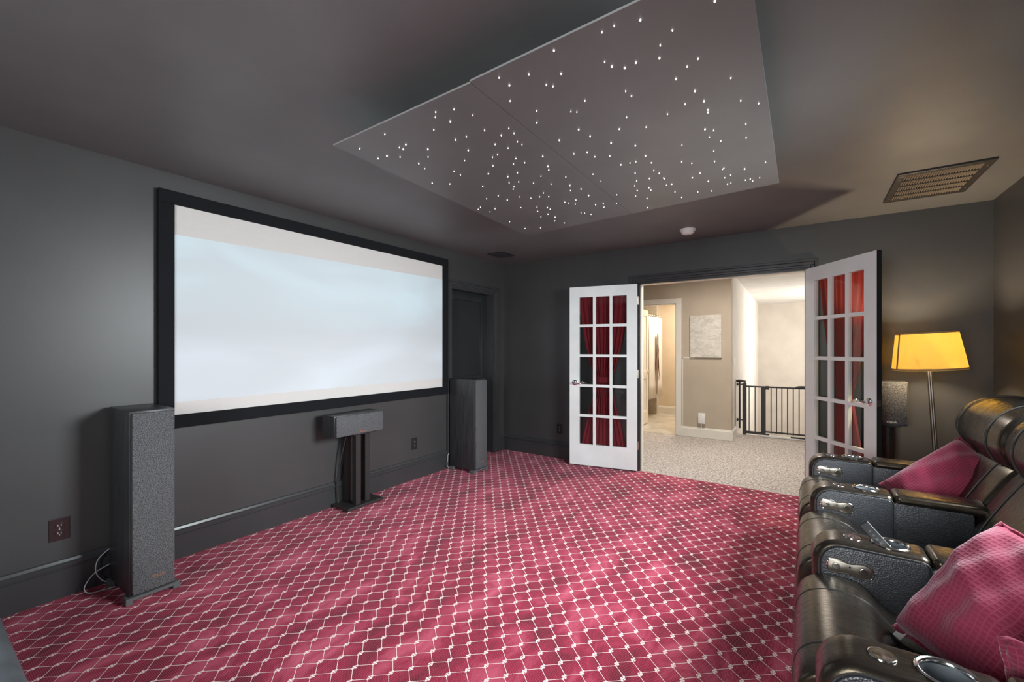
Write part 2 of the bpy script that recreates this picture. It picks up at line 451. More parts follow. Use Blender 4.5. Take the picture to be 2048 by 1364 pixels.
def casing(name, mk, plane, a0, a1, zt, axis, nrm, label):
    bm = NB()
    for (a, s) in ((a0, -1), (a1, 1)):
        for (u0, u1, o) in ((0, .014, .012), (.014, .034, .016), (.034, .062, .020), (.062, .085, .028)):
            lo, hi = sorted((a + s * u0, a + s * u1))
            if axis == 'y': box(bm, *sorted((plane, plane + nrm * o)), lo, hi, 0, zt + u0, bev=.003)
            else: box(bm, lo, hi, *sorted((plane, plane + nrm * o)), 0, zt + u0, bev=.003)
    for (u0, u1, o) in ((0, .014, .012), (.014, .034, .016), (.034, .062, .020), (.062, .085, .028)):
        if axis == 'y': box(bm, *sorted((plane, plane + nrm * o)), a0 - u1, a1 + u1, zt + u0, zt + u1, bev=.003)
        else: box(bm, a0 - u1, a1 + u1, *sorted((plane, plane + nrm * o)), zt + u0, zt + u1, bev=.003)
    return struct(name, bm, mk, label)
casing('trim_1', 'trim', XL, DY0, DY1, DZ, 'y', 1, 'charcoal casing around the dark door')
casing('trim_2', 'trim', YB, OX0, OX1, OZ, 'x', -1, 'charcoal moulded casing over the double doorway')
# jamb lining of the doorway: dark towards the room, cream towards the hall
bm = NB()
for a, b, mi in ((YB, YB + .05, 0), (YB + .05, YB + WT, 1)):
    box(bm, OX0, OX0 + .012, a, b, 0, OZ, mi=mi); box(bm, OX1 - .012, OX1, a, b, 0, OZ, mi=mi); box(bm, OX0, OX1, a, b, OZ - .012, OZ, mi=mi)
struct('trim_3', bm, ['trim', 'white_trim'], 'jamb lining of the double doorway')
# jamb lining of the dark door
bm = NB(); box(bm, XL - .2, XL, DY0, DY0 + .012, 0, DZ); box(bm, XL - .2, XL, DY1 - .012, DY1, 0, DZ); box(bm, XL - .2, XL, DY0, DY1, DZ - .012, DZ)
struct('trim_4', bm, 'trim', 'jamb lining of the dark door')
# dark door, recessed
d = sempty('door_1', (0, 0, 0), 0, 'dark panelled door beside the screen')
dx0, dx1 = XL - .145, XL - .105
bm = NB(); y0, y1 = DY0 + .014, DY1 - .014
box(bm, dx0, dx1, y0, y0 + .115, .012, DZ - .014, bev=.003); box(bm, dx0, dx1, y1 - .115, y1, .012, DZ - .014, bev=.003)
for a, b in ((.012, .24), (.86, 1.0), (1.915, DZ - .014)): box(bm, dx0, dx1 - .0005, y0 + .114, y1 - .114, a, b, bev=.003)
obj('door_frame', bm, 'door_dark', d, smooth=True)
for a, b in ((.24, .86), (1.0, 1.915)):
    obj('door_panel', bx(dx0 + .008, dx1 - .012, y0 + .113, y1 - .113, a - .002, b + .002, bev=.004), 'door_dark', d)
obj('door_knob', lathe(NB(), [(.0, .0), (.026, 0), (.026, .006), (.010, .012), (.010, .034), (.024, .042), (.026, .054), (.016, .062), (0, .063)], 20), 'nickel', d, smooth=True, loc=(dx1, y0 + .06, .95)).rotation_euler = (0, PI / 2, 0)

# ------------------------------------------------------------------ hall beyond
HY0 = YB + WT; HYW = 6.90; SX = -.872; HX1 = 1.30; GY = 7.50
struct('floor_hall', bx(-3.3, HX1, YB, HYW, -.1, -.003), 'beige', 'beige speckled carpet of the hall')
struct('floor_landing', bx(SX, HX1, HYW, GY + .08, -.1, -.003), 'beige', 'beige carpet landing at the gate')
struct('ceiling_hall', bx(-3.3, HX1, YB, 12.5, ZC, ZC + .1), 'hall_ceil', 'white ceiling of hall and stairwell')
BX0, BX1 = -2.34, -1.64
bm = NB(); box(bm, -3.3, BX0, HYW, HYW + .11, -.1, ZC); box(bm, BX1, SX, HYW, HYW + .11, -.1, ZC); box(bm, BX0, BX1, HYW, HYW + .11, 2.03, ZC)
struct('wall_hall', bm, 'hall', 'tan hall wall with the bathroom doorway')
struct('wall_hall_left', bx(-3.4, -3.3, HY0, 7.0, 0, ZC), 'hall', 'tan left end wall of the hall')
struct('wall_hall_right', bx(HX1, HX1 + .1, HY0, 12.5, -2.6, ZC), 'stair', 'pale right wall of hall and stairwell')
bm = NB()
prism(bm, [(SX, HYW), (SX - .12, HYW + .11), (-1.08, 12.5), (-.96, 12.4)], -2.6, ZC)
struct('wall_stair_left', bm, 'stair_l', 'white left wall of the stairwell')
struct('wall_stair_far', bx(-1.1, HX1 + .1, 12.4, 12.5, -2.6, ZC), 'stair', 'pale far wall of the stairwell')
struct('floor_stair_bottom', bx(-1.1, HX1, GY + .08, 12.5, -2.7, -2.6), 'beige', 'beige carpet at the stair foot')
struct('wall_stair_riser', bx(SX, HX1, GY + .07, GY + .08, -2.6, -.003), 'white_trim', 'riser under the landing')
# white hall baseboards and casing
HB = [(0, 0), (.018, 0), (.018, .125), (.010, .135), (.010, .142), (.006, .150), (0, .152)]
bm = NB(); extr(bm, HB, (BX1 + .08, HYW, 0), (SX, HYW, 0), (0, -1, 0)); extr(bm, HB, (SX, HYW - .018, 0), (SX, GY - .15, 0), (1, 0, 0))
struct('baseboard_hall', bm, 'white_trim', 'cream baseboard of the hall')
bm = NB()
for a, b in ((BX0 - .08, BX0), (BX1, BX1 + .08)): box(bm, a, b, HYW - .02, HYW, 0, 2.03, bev=.003)
box(bm, BX0 - .08, BX1 + .08, HYW - .0205, HYW, 2.03, 2.11, bev=.003)
box(bm, BX0, BX0 + .01, HYW, HYW + .11, 0, 2.03); box(bm, BX1 - .01, BX1, HYW, HYW + .11, 0, 2.03); box(bm, BX0, BX1, HYW, HYW + .11, 2.02, 2.03)
struct('trim_5', bm, 'white_trim', 'cream casing of the bathroom doorway')
# bathroom shell
struct('floor_bathroom', bx(-3.2, -1.1, HYW, 9.1, -.1, 0.001), 'floortile', 'pale tiled bathroom floor')
struct('ceiling_bathroom', bx(-3.2, -1.1, HYW + .11, 9.2, ZC - .001, ZC + .1), 'hall_ceil', 'white bathroom ceiling')
struct('wall_bathroom_far', bx(-2.50, -1.1, 9.08, 9.2, 0, ZC), 'bath', 'cream far wall of the bathroom')
struct('wall_bathroom_tile', bx(-3.2, -2.50, 8.92, 9.2, 0, ZC), 'tile', 'tiled shower wall')
struct('wall_bathroom_right', bx(-1.2, -1.1, HYW + .11, 9.2, 0, ZC), 'bath', 'cream right wall of the bathroom')
struct('wall_bathroom_left', bx(-3.3, -3.2, HYW + .11, 9.2, 0, ZC), 'bath', 'cream left wall of the bathroom')
struct('baseboard_bathroom', extr(NB(), HB, (-2.50, 9.08, 0.001), (-1.2, 9.08, .001), (0, -1, 0)), 'white_trim', 'cream baseboard of the bathroom')

# bathroom door leaf, open
d = sempty('door_4', (BX0 + .03, HYW + .115, 0), 0, 'white panelled bathroom door standing open')
L = .70; th = .035
bm = NB()
for a, b in ((0, .1), (L - .1, L)): box(bm, -th, 0, a, b, .012, 2.01, bev=.003)
for a, b in ((.012, .24), (.80, .94), (1.90, 2.01)): box(bm, -th, -.0005, .099, L - .099, a, b, bev=.003)
obj('door_frame', bm, 'white_trim', d)
for a, b in ((.24, .80), (.94, 1.90)): obj('door_panel', bx(-th + .008, -.010, .099, L - .099, a, b, bev=.003), 'white_trim', d)
def lever(parent, loc, rot, flip=1, k='chrome'):
    bm = NB(); lathe(bm, [(0, 0), (.031, 0), (.031, .006), (.026, .010), (.012, .012), (.011, .045), (0, .047)], 24)
    tube(bm, spline([(0, 0, .042), (flip * .02, .002, .046), (flip * .06, .008, .046), (flip * .095, -.002, .044), (flip * .118, -.012, .042)], 5, False), [.0095] * 12 + [.008] * 8 + [.0055], 10)
    o = obj('lever_handle', bm, k, parent, smooth=True, loc=loc); o.rotation_euler = rot; return o
lever(d, (0, L - .06, .93), (PI / 2, 0, PI / 2), -1)

# shower curtain with brown print
t = thing('shower_curtain', 'white shower curtain with a brown branching print, seen through the bathroom doorway', 'curtain', (-2.42, 8.45, 0))
bm = NB(); cols = []
for i in range(49):
    u = i / 48; yy = -.36 + .72 * u
    cols.append([bm.verts.new((.025 * math.sin(u * 38) * (.5 + .5 * (1 - k / 6)) + .05 * u, yy, .38 + 1.56 * k / 6)) for k in range(7)])
for A, B in zip(cols, cols[1:]):
    for k in range(6): bm.faces.new((A[k], B[k], B[k + 1], A[k + 1]))
o = obj('curtain_cloth', bm, 'showercurtain', t, smooth='all'); sm = o.modifiers.new('thick', 'SOLIDIFY'); sm.thickness = .003
bm = NB()
prof = spline([(-.02, 1.62), (.04, 1.60), (.05, 1.42), (.09, 1.30), (.06, 1.16), (.02, 1.12), (.05, .98), (.16, .80), (.14, .78), (.05, .92), (.02, .98), (-.01, .84), (-.02, .60), (-.035, .46), (-.07, .50), (-.06, .72), (-.075, .98), (-.07, 1.14), (-.03, 1.28), (-.03, 1.46)], 4)
A = [bm.verts.new((.072, p.x - .02, p.y)) for p in prof]; B = [bm.verts.new((.076, p.x - .02, p.y)) for p in prof]
n = len(A)
bm.faces.new(A[::-1]); bm.faces.new(B)
for k in range(n): bm.faces.new((A[k], A[(k + 1) % n], B[(k + 1) % n], B[k]))
bmesh.ops.triangulate(bm, faces=bm.faces[:])
obj('brown_print', bm, 'printbrown', t)
bm = NB(); cyl(bm, (0.02, -1.2, 1.97), (.02, .46, 1.97), .012, 12); obj('curtain_rod', bm, 'chrome', t, smooth=True)
for i in range(7):
    obj('curtain_ring', tube(NB(), [(.02 + .02 * math.cos(a * PI / 5), -.33 + i * .11, 1.965 + .024 * math.sin(a * PI / 5)) for a in range(10)], .003, 6, True), 'chrome', t)

# canvas on the hall wall
px0, px1, pz0, pz1 = -1.43, -1.00, 1.20, 1.83
t = thing('wall_canvas', 'pale mottled canvas hanging on the tan hall wall', 'picture', (0, HYW, 0))
obj('canvas_face', bx(px0, px1, -.036, -.002, pz0, pz1, bev=.003), 'canvas', t)
obj('stretcher_frame', bx(px0 + .01, px1 - .01, -.030, -.0005, pz0 + .01, pz1 - .01), 'white_trim', t)
# cable cover
t = thing('cable_cover', 'thin cream cable cover running down beside the bathroom door casing', 'cable cover', (0, HYW, 0))
obj('vertical_run', bx(BX1 + .092, BX1 + .102, -.010, 0, .152, 1.195), 'white_trim', t)
obj('horizontal_run', bx(BX1 + .092, px0 + .06, -.010, 0, 1.185, 1.197), 'white_trim', t)
t = thing('plug_in_box', 'white plug-in box low on the tan hall wall', 'adapter', (-1.265, HYW, .29))
obj('housing', bx(-.05, .05, -.055, -.006, -.07, .085, bev=.008), 'plastic_w', t, smooth=True)
obj('wall_plate', bx(-.04, .045, -.007, 0, -.08, .07, bev=.002), 'plastic_w', t)
obj('cord', tube(NB(), [(-.01, -.012, -.06), (-.01, -.012, -.10), (-.01, -.02, -.14), (-.01, -.024, -.17)], .006, 8), 'plastic_w', t, smooth=True)
t = thing('light_switch', 'white light switch on the stairwell wall', 'light switch', (SX + .002, 7.12, 1.14))
obj('wall_plate', bx(0, .006, -.036, .036, -.058, .058, bev=.002), 'plastic_w', t)
obj('toggle', bx(.006, .018, -.006, .006, -.010, .014, bev=.002), 'plastic_w', t)

# safety gate
t = thing('safety_gate', 'black metal safety gate across the top of the stairs', 'gate', (0, GY, 0))
def gb(name, x0, x1, z0, z1, y=.012, k='metal_b'): return obj(name, bx(x0, x1, -y, y, z0, z1, bev=.003), k, t)
gb('gate_post', -.795, -.740, .01, .80, .02); gb('gate_post', -.545, -.485, .045, .765, .016)
gb('gate_post', .005, .070, .03, .78, .018); gb('gate_post', .50, .55, .03, .78, .018)
gb('top_rail', -.74, -.545, .742, .765); gb('bottom_rail', -.74, -.485, .045, .068)
gb('top_rail', -.485, .005, .742, .765); gb('bottom_rail', -.485, .005, .068, .090)
gb('top_rail', .07, .50, .742, .765); gb('bottom_rail', .07, .50, .068, .090)
barm = None
for bx_ in (-.705, -.625, -.415, -.345, -.278, -.208, -.137, -.066, -.40 + .335 + .07, .16, .24, .32, .40):
    if -.01 < bx_ < .08: continue
    if barm is None:
        o = obj('gate_bar', cyl(NB(), (0, 0, .06), (0, 0, .745), .007, 10), 'metal_b', t, smooth=True); barm = o.data; o.location.x = bx_
    else:
        o = link('gate_bar', barm, t); o.location.x = bx_
gb('threshold_bar', -.545, .07, .004, .030, .02, 'plastic_w'); gb('hinge_foot', -.74, -.44, .030, .048, .018); gb('hinge_foot', -.17, .07, .018, .040, .02)
obj('latch_handle', loft(NB(), spline([(-.13, .755), (-.06, .742), (.02, .745), (.06, .75), (.06, .785), (.0, .79), (-.08, .785)], 4), -.022, .022, .008, 3), 'metal_b', t, smooth=True)
gb('latch_catch', -.485, -.44, .715, .77, .018)
obj('latch_button', bx(.02, .06, -.028, -.016, .752, .778, bev=.003), 'nickel', t)
bm = NB(); tube(bm, spline([(-.87, 0, .83), (-.84, -.02, .838), (-.79, -.03, .835), (-.745, -.03, .82)], 4, False), .02, 10); obj('clamp_cap', bm, 'metal_b', t, smooth=True)
bm = NB(); cyl(bm, (-.835, 0, .10), (-.835, 0, .82), .013, 12); cyl(bm, (-.868, 0, .78), (-.79, 0, .78), .010, 10); cyl(bm, (-.868, 0, .23), (-.79, 0, .23), .010, 10); obj('mounting_bar', bm, 'metal_b', t, smooth=True)
cyl_ = NB(); cyl(cyl_, (-.872, 0, .23), (-.855, 0, .23), .024, 14); obj('wall_cup', cyl_, 'metal_b', t)
cyl_ = NB(); cyl(cyl_, (-.872, 0, .78), (-.855, 0, .78), .024, 14); obj('wall_cup', cyl_, 'metal_b', t)

# ------------------------------------------------------------------ french doors
DW, DH, DT = .752, 2.022, .036
GX0, GX1, GZ0, GZ1 = .112, DW - .112, .238, DH - .116      # glazed area
def french_door(name, hinge, ang, label, side, lev_flip):
    """local x from hinge to lock edge; the white face looks to local -y*side, dark face and edges behind"""
    d = sempty(name, hinge, ang, label)
    s = side
    def bar(nm, x0, x1, z0, z1, y0, y1, edges):
        bm = bx(x0, x1, min(s * y0, s * y1), max(s * y0, s * y1), z0, z1)
        for f in bm.faces:
            f.normal_update()
            nn = f.normal
            if nn.y * s < -.5: f.material_index = 0
            elif nn.y * s > .5: f.material_index = 1
            else: f.material_index = edges
        # keep outer edges dark, inner reveals white
        for f in bm.faces:
            c = f.calc_center_median()
            if abs(f.normal.y) < .5 and (c.x < .001 or c.x > DW - .001 or c.z > DH - .001 or c.z < .002): f.material_index = 1
        bmesh.ops.recalc_face_normals(bm, faces=bm.faces[:])
        return obj(nm, bm, ['white', 'door_dark'], d)
    bar('stile', 0, GX0, 0, DH, -DT / 2, DT / 2, 0); bar('stile', GX1, DW, 0, DH, -DT / 2, DT / 2, 0)
    bar('rail', GX0, GX1, 0, GZ0, -DT / 2, DT / 2, 0); bar('rail', GX0, GX1, GZ1, DH, -DT / 2, DT / 2, 0)
    mw = .030; pw = (GX1 - GX0 - 2 * mw) / 3; ph = (GZ1 - GZ0 - 4 * mw) / 5
    for i in (1, 2):
        x0 = GX0 + i * pw + (i - 1) * mw; bar('muntin', x0, x0 + mw, GZ0, GZ1, -DT / 2 + .003, DT / 2 - .003, 0)
    for j in range(1, 5):
        z0 = GZ0 + j * ph + (j - 1) * mw; bar('muntin', GX0, GX1, z0, z0 + mw, -DT / 2 + .0035, DT / 2 - .0035, 0)
    gm = None
    for i in range(3):
        for j in range(5):
            x0 = GX0 + i * (pw + mw); z0 = GZ0 + j * (ph + mw)
            if gm is None:
                o = obj('pane', bx(-.003, pw + .003, -.002, .002, -.003, ph + .003), 'glass', d); gm = o.data
            else: o = link('pane', gm, d)
            o.location = (x0, 0, z0)
    # lever handles on both faces
    lever(d, (DW - .062, -s * DT / 2, .935), (PI / 2 * s, 0, 0), -1, 'chrome')
    lever(d, (DW - .062, s * DT / 2, .935), (-PI / 2 * s, 0, 0), -1, 'chrome')
    obj('latch_plate', bx(DW - .0005, DW + .0015, -.012, .012, .91, .96), 'chrome', d)
    hm = None
    for z in (.22, 1.0, 1.80):
        if hm is None:
            bm = NB(); cyl(bm, (-.004, s * (DT / 2 + .003), 0), (-.004, s * (DT / 2 + .003), .09), .006, 10); box(bm, -.0018, 0, -.016, .016, 0, .09); o = obj('hinge', bm, 'nickel', d); hm = o.data
        else: o = link('hinge', hm, d)
        o.location.z = z
    return d
def door_curtain(label, hinge, ang, side):
    """hourglass curtain gathered at the middle, on rods on the dark face"""
    t = thing('door_curtain', label, 'curtain', hinge, ang, 'curtains on the french doors')
    bm = NB(); nu, nv = 60, 40; cx = (GX0 + GX1) / 2; rows = []
    zt, zb, zm = GZ1 + .035, GZ0 - .035, GZ0 + .44 * (GZ1 - GZ0)
    for j in range(nv + 1):
        v = j / nv; z = zt + (zb - zt) * v
        if z > zm: k = (z - zm) / (zt - zm); hw = .066 + (.295 - .066) * (k ** .60)
        else: k = (zm - z) / (zm - zb); hw = .066 + (.255 - .066) * (k ** .95)
        row = []
        for i in range(nu + 1):
            u = i / nu * 2 - 1
            amp = .004 + .012 * (1 - min(1, hw / .285)) + .004
            row.append(bm.verts.new((cx + hw * u, side * (DT / 2 + .022 + amp * math.sin(u * 30 + .6 * math.sin(v * 5))), z)))
        rows.append(row)
    for A, B in zip(rows, rows[1:]):
        for i in range(nu): bm.faces.new((A[i], A[i + 1], B[i + 1], B[i]))
    obj('curtain_cloth', bm, 'curtain', t, smooth='all')
    bm = NB()
    P = [(cx + .078 * math.cos(a * PI / 8), side * (DT / 2 + .022 + .018 * math.sin(a * PI / 8))) for a in range(16)]
    prism(bm, P, zm - .03, zm + .03); obj('tie_band', bm, 'curtain', t)
    for z in (zt - .01, zb + .01):
        bm = NB(); cyl(bm, (GX0 - .04, side * (DT / 2 + .022), z), (GX1 + .04, side * (DT / 2 + .022), z), .005, 10)
        for xx in (GX0 - .04, GX1 + .04): box(bm, xx - .008, xx + .008, *sorted((side * DT / 2, side * (DT / 2 + .028))), z - .008, z + .008)
        obj('curtain_rod', bm, 'nickel', t)
    return t
# left leaf: hinge at (-1.497,4.64), lock edge towards (-2.226,4.522)
hL = (-1.497, 4.610, .012); aL = math.atan2(4.470 - 4.610, -2.226 + 1.497)
hR = (.020, 4.605, .012); aR = math.atan2(3.988 - 4.62, .434 - .013)
dL = french_door('door_2', hL, aL, 'white fifteen-pane french door folded back beside the screen-side corner', -1, 1)
door_curtain('red curtain tied at the waist on the french door nearer the screen', hL, aL, -1)
dR = french_door('door_3', hR, aR, 'white fifteen-pane french door standing open beside the floor lamp', 1, 1)
door_curtain('red curtain tied at the waist on the french door nearer the floor lamp', hR, aR, 1)

# ------------------------------------------------------------------ projection screen
t = thing('projection_screen', 'large black framed projection screen showing a pale misty picture', 'screen', (XL, 0, 0))
SY0, SY1, SZ0, SZ1, FW = .947, 3.525, .835, 2.320, .082
bm = NB()
def fbar(y0, y1, z0, z1): return obj('frame_bar', bx(.004, .045, y0, y1, z0, z1, bev=.004), 'frame_blk', t)
bm.free()
fbar(SY0, SY1, SZ1 - FW, SZ1); fbar(SY0, SY1, SZ0, SZ0 + FW); fbar(SY0, SY0 + FW, SZ0 + FW, SZ1 - FW); fbar(SY1 - FW, SY1, SZ0 + FW, SZ1 - FW)
obj('screen_fabric', bx(.006, .030, SY0 + .02, SY1 - .02, SZ0 + .02, SZ1 - .02), 'screen', t)
# lit picture, slightly short of the screen at top and bottom
bm = NB()
A = [(SY0 + FW, .996), (SY1 - FW, 1.012), (SY1 - FW, 2.088), (SY0 + FW, 2.052)]
vs = [bm.verts.new((.031, a, z)) for a, z in A]; vb = [bm.verts.new((.0302, a, z)) for a, z in A]
bm.faces.new(vs); bm.faces.new(vb[::-1])
for k in range(4): bm.faces.new((vs[k], vs[(k + 1) % 4], vb[(k + 1) % 4], vb[k]))
obj('projected_picture', bm, 'picture', t)

# ------------------------------------------------------------------ loudspeakers
def tower(name, label, y0, y1):
    t = thing(name, label, 'speaker', (0, (y0 + y1) / 2, 0), 0, 'tower speakers beside the screen')
    w = (y1 - y0) / 2; xb, xf, zb, zt = -3.255, -2.905, .035, 1.005
    obj('cabinet', bx(xb, xf, -w, w, zb, zt, bev=.004), 'cabinet', t, smooth=True)
    g = obj('grille', bx(xf, xf + .022, -w + .008, w - .006, zb + .012, zt - .010, bev=.007), 'grille', t, smooth=True)
    text_mesh('logo', 'Klipsch', .020, 'logo', g, Matrix.Translation((xf + .0225, .02, .115)) @ Matrix(((0, 0, 1, 0), (1, 0, 0, 0), (0, 1, 0, 0), (0, 0, 0, 1))))
    for x in (xb + .03, xf - .02):
        bm = NB()
        P = [(x - .028, -w - .012), (x + .035, -w - .016), (x + .035, w + .016), (x - .028, w + .012)]
        prism(bm, P, .020, .036); box(bm, x - .02, x + .034, -w - .018, -w + .012, 0, .034, bev=.004); box(bm, x - .02, x + .034, w - .012, w + .018, 0, .034, bev=.004)
        obj('foot', bm, 'foot', t)
    return t
tower('tower_speaker', 'black floor-standing tower speaker at the left end of the screen', .722, .918)
tower('tower_speaker', 'black floor-standing tower speaker in front of the dark door', 3.545, 3.745)
def wire(label, pts, r=.0028, k='wire'):
    o = obj('speaker_wire', tube(NB(), spline(pts, 8, False), r, 8), k, smooth=True)
    return tag(o, label, 'wire', 'speaker wires')
wire('pale speaker wire looping behind the left tower speaker', [(-3.272, .735, .20), (-3.262, .68, .16), (-3.25, .665, .10), (-3.245, .69, .04), (-3.235, .73, .012)])
wire('pale speaker wire curling low on the baseboard by the left tower speaker', [(-3.27, .735, .11), (-3.25, .66, .09), (-3.225, .615, .04), (-3.205, .63, .008), (-3.19, .69, .006), (-3.18, .73, .006)])
wire('pale speaker wire running down the baseboard beside the right tower speaker', [(-3.27, 3.56, .17), (-3.262, 3.525, .16), (-3.262, 3.52, .10), (-3.255, 3.50, .06), (-3.25, 3.52, .02), (-3.24, 3.56, .008)], .003)

t = thing('center_speaker', 'black horizontal centre speaker on a short pillar stand below the screen', 'speaker', (-3.115, 2.22, .628))
obj('cabinet', bx(-.095, .075, -.228, .228, .002, .172, bev=.003), 'cabinet', t, smooth=True)
g = obj('grille', bx(.075, .097, -.224, .224, .006, .166, bev=.006), 'grille', t, smooth=True)
text_mesh('logo', 'Klipsch', .020, 'logo', g, Matrix.Translation((.0975, .02, .024)) @ Matrix(((0, 0, 1, 0), (1, 0, 0, 0), (0, 1, 0, 0), (0, 0, 0, 1))))
t = thing('speaker_stand', 'black pillar stand with square columns carrying the centre speaker', 'stand', (-3.165, 2.29, 0))
obj('base_plate', bx(-.108, .115, -.172, .180, .012, .034, bev=.004), 'metal_b', t)
for x, y in ((-.065, -.045), (.065, -.055), (.04, .055), (-.065, .06)):
    obj('column', bx(x - .026, x + .026, y - .024, y + .024, .033, .618, bev=.003), 'metal_b', t)
obj('top_plate', bx(-.10, .11, -.11, .11, .617, .628, bev=.002), 'metal_b', t)
for x in (-.09, .10):
    for y in (-.155, .16): obj('spike', cyl(NB(), (x, y, 0), (x, y, .013), .004, 10, .010), 'chrome', t)
wire('dark braided wire dropping from the centre speaker behind its stand', [(-3.20, 2.21, .60), (-3.24, 2.18, .40), (-3.262, 2.165, .24), (-3.265, 2.16, .17), (-3.26, 2.165, .06), (-3.25, 2.18, .008)], .006, 'metal_b')

# surround speaker and stand by the right door
t = thing('surround_speaker', 'black bookshelf speaker on a pole behind the open french door', 'speaker', (.555, 4.42, .745), math.radians(-4))
obj('cabinet', bx(-.095, .095, -.06, .13, 0, .335, bev=.004), 'cabinet', t, smooth=True)
g = obj('grille', bx(-.088, .088, -.078, -.06, .008, .327, bev=.006), 'grille', t, smooth=True)
obj('grille_rim', tube(NB(), [(-.091, -.066, .004), (.091, -.066, .004), (.091, -.066, .331), (-.091, -.066, .331)], .004, 8, True), 'foot', t)
text_mesh('logo', 'Klipsch', .020, 'logo_w', g, Matrix.Translation((.0, -.0785, .028)) @ Matrix(((1, 0, 0, 0), (0, 0, -1, 0), (0, 1, 0, 0), (0, 0, 0, 1))))
t = thing('surround_stand', 'black round pole stand under the bookshelf speaker', 'stand', (.540, 4.45, 0))
obj('pole', cyl(NB(), (0, 0, .02), (0, 0, .735), .040, 28), 'metal_b', t, smooth=True)
obj('base_plate', bx(-.13, .13, -.14, .14, 0, .022, bev=.004), 'metal_b', t)
obj('top_plate', bx(-.07, .07, -.07, .08, .732, .744, bev=.003), 'metal_b', t)

# ------------------------------------------------------------------ outlets
def outlet(label, loc, rz, w, h, k='brown_plate'):
    t = thing('wall_outlet', label, 'outlet', loc, rz, 'wall outlets')     # local: x across, -y out of the wall
    p = obj('cover_plate', bx(-w / 2, w / 2, -.006, 0, -h / 2, h / 2, bev=.003), k, t)
    for z in (-.021, .021):
        r = obj('receptacle', loft(NB(), rrect(-.017, .017, z - .015, z + .015, (.007,) * 4, 4), -.0085, -.004, .001, 2, mid=1), k, t)
        for x in (-.006, .006): obj('slot', bx(x - .0013, x + .0013, -.0092, -.008, z - .003, z + .006), 'slot', r)
        obj('ground_hole', cyl(NB(), (0, -.0092, z - .009), (0, -.008, z - .009), .0022, 8), 'slot', r)
    obj('screw', cyl(NB(), (0, -.0072, 0), (0, -.0055, 0), .003, 10), 'slot', t)
    return t
outlet('brown wall outlet left of the left tower speaker', (XL, .532, .368), PI / 2, .080, .120)
outlet('dark wall outlet right of the centre speaker under the screen', (XL, 3.06, .362), PI / 2, .074, .120, 'plastic_b')
outlet('dark wall outlet beside the folded-back french door', (-2.467, YB, .357), 0, .078, .118, 'plastic_b')

# ------------------------------------------------------------------ ceiling: star panel, vents, smoke detector
k = .955 / 1.025; PZ = 2.29; TH = .007
t = thing('star_panel', 'grey ceiling panel in two sheets dotted with tiny star lights', 'ceiling panel', (0, 0, 0))
quad = {'A': (-1.968, 1.282), 'S0': (-1.065, 1.278), 'S0b': (-1.065, 1.270), 'D': (-.121, 1.250), 'C': (-.131, 3.127), 'S1': (-1.088, 3.207), 'B': (-2.084, 3.289)}
Q = {n_: (p[0] * k, p[1] * k) for n_, p in quad.items()}
def sheet(name, P):
    bm = prism(NB(), P, PZ, PZ + TH)
    for f in bm.faces:
        f.normal_update(); f.material_index = 1 if abs(f.normal.z) < .5 and f.calc_center_median().y < 1.5 * k else 0
    return obj(name, bm, ['panel', 'panel_edge'], t)
g_ = .0012
sheet('panel_sheet', [Q['A'], (Q['S0'][0] - g_, Q['S0'][1]), (Q['S1'][0] - g_, Q['S1'][1]), Q['B']])
sheet('panel_sheet', [(Q['S0b'][0] + g_, Q['S0b'][1]), Q['D'], Q['C'], (Q['S1'][0] + g_, Q['S1'][1])])
bm = NB()
for a in (-1.62, -.98, -.34): box(bm, a - .02, a + .02, 1.45, 2.65, PZ + TH, ZC)
for b in (1.45, 2.65): box(bm, -1.62, -.34, b - .02, b + .02, PZ + TH, ZC)
obj('hanging_frame', bm, 'ceil', t)
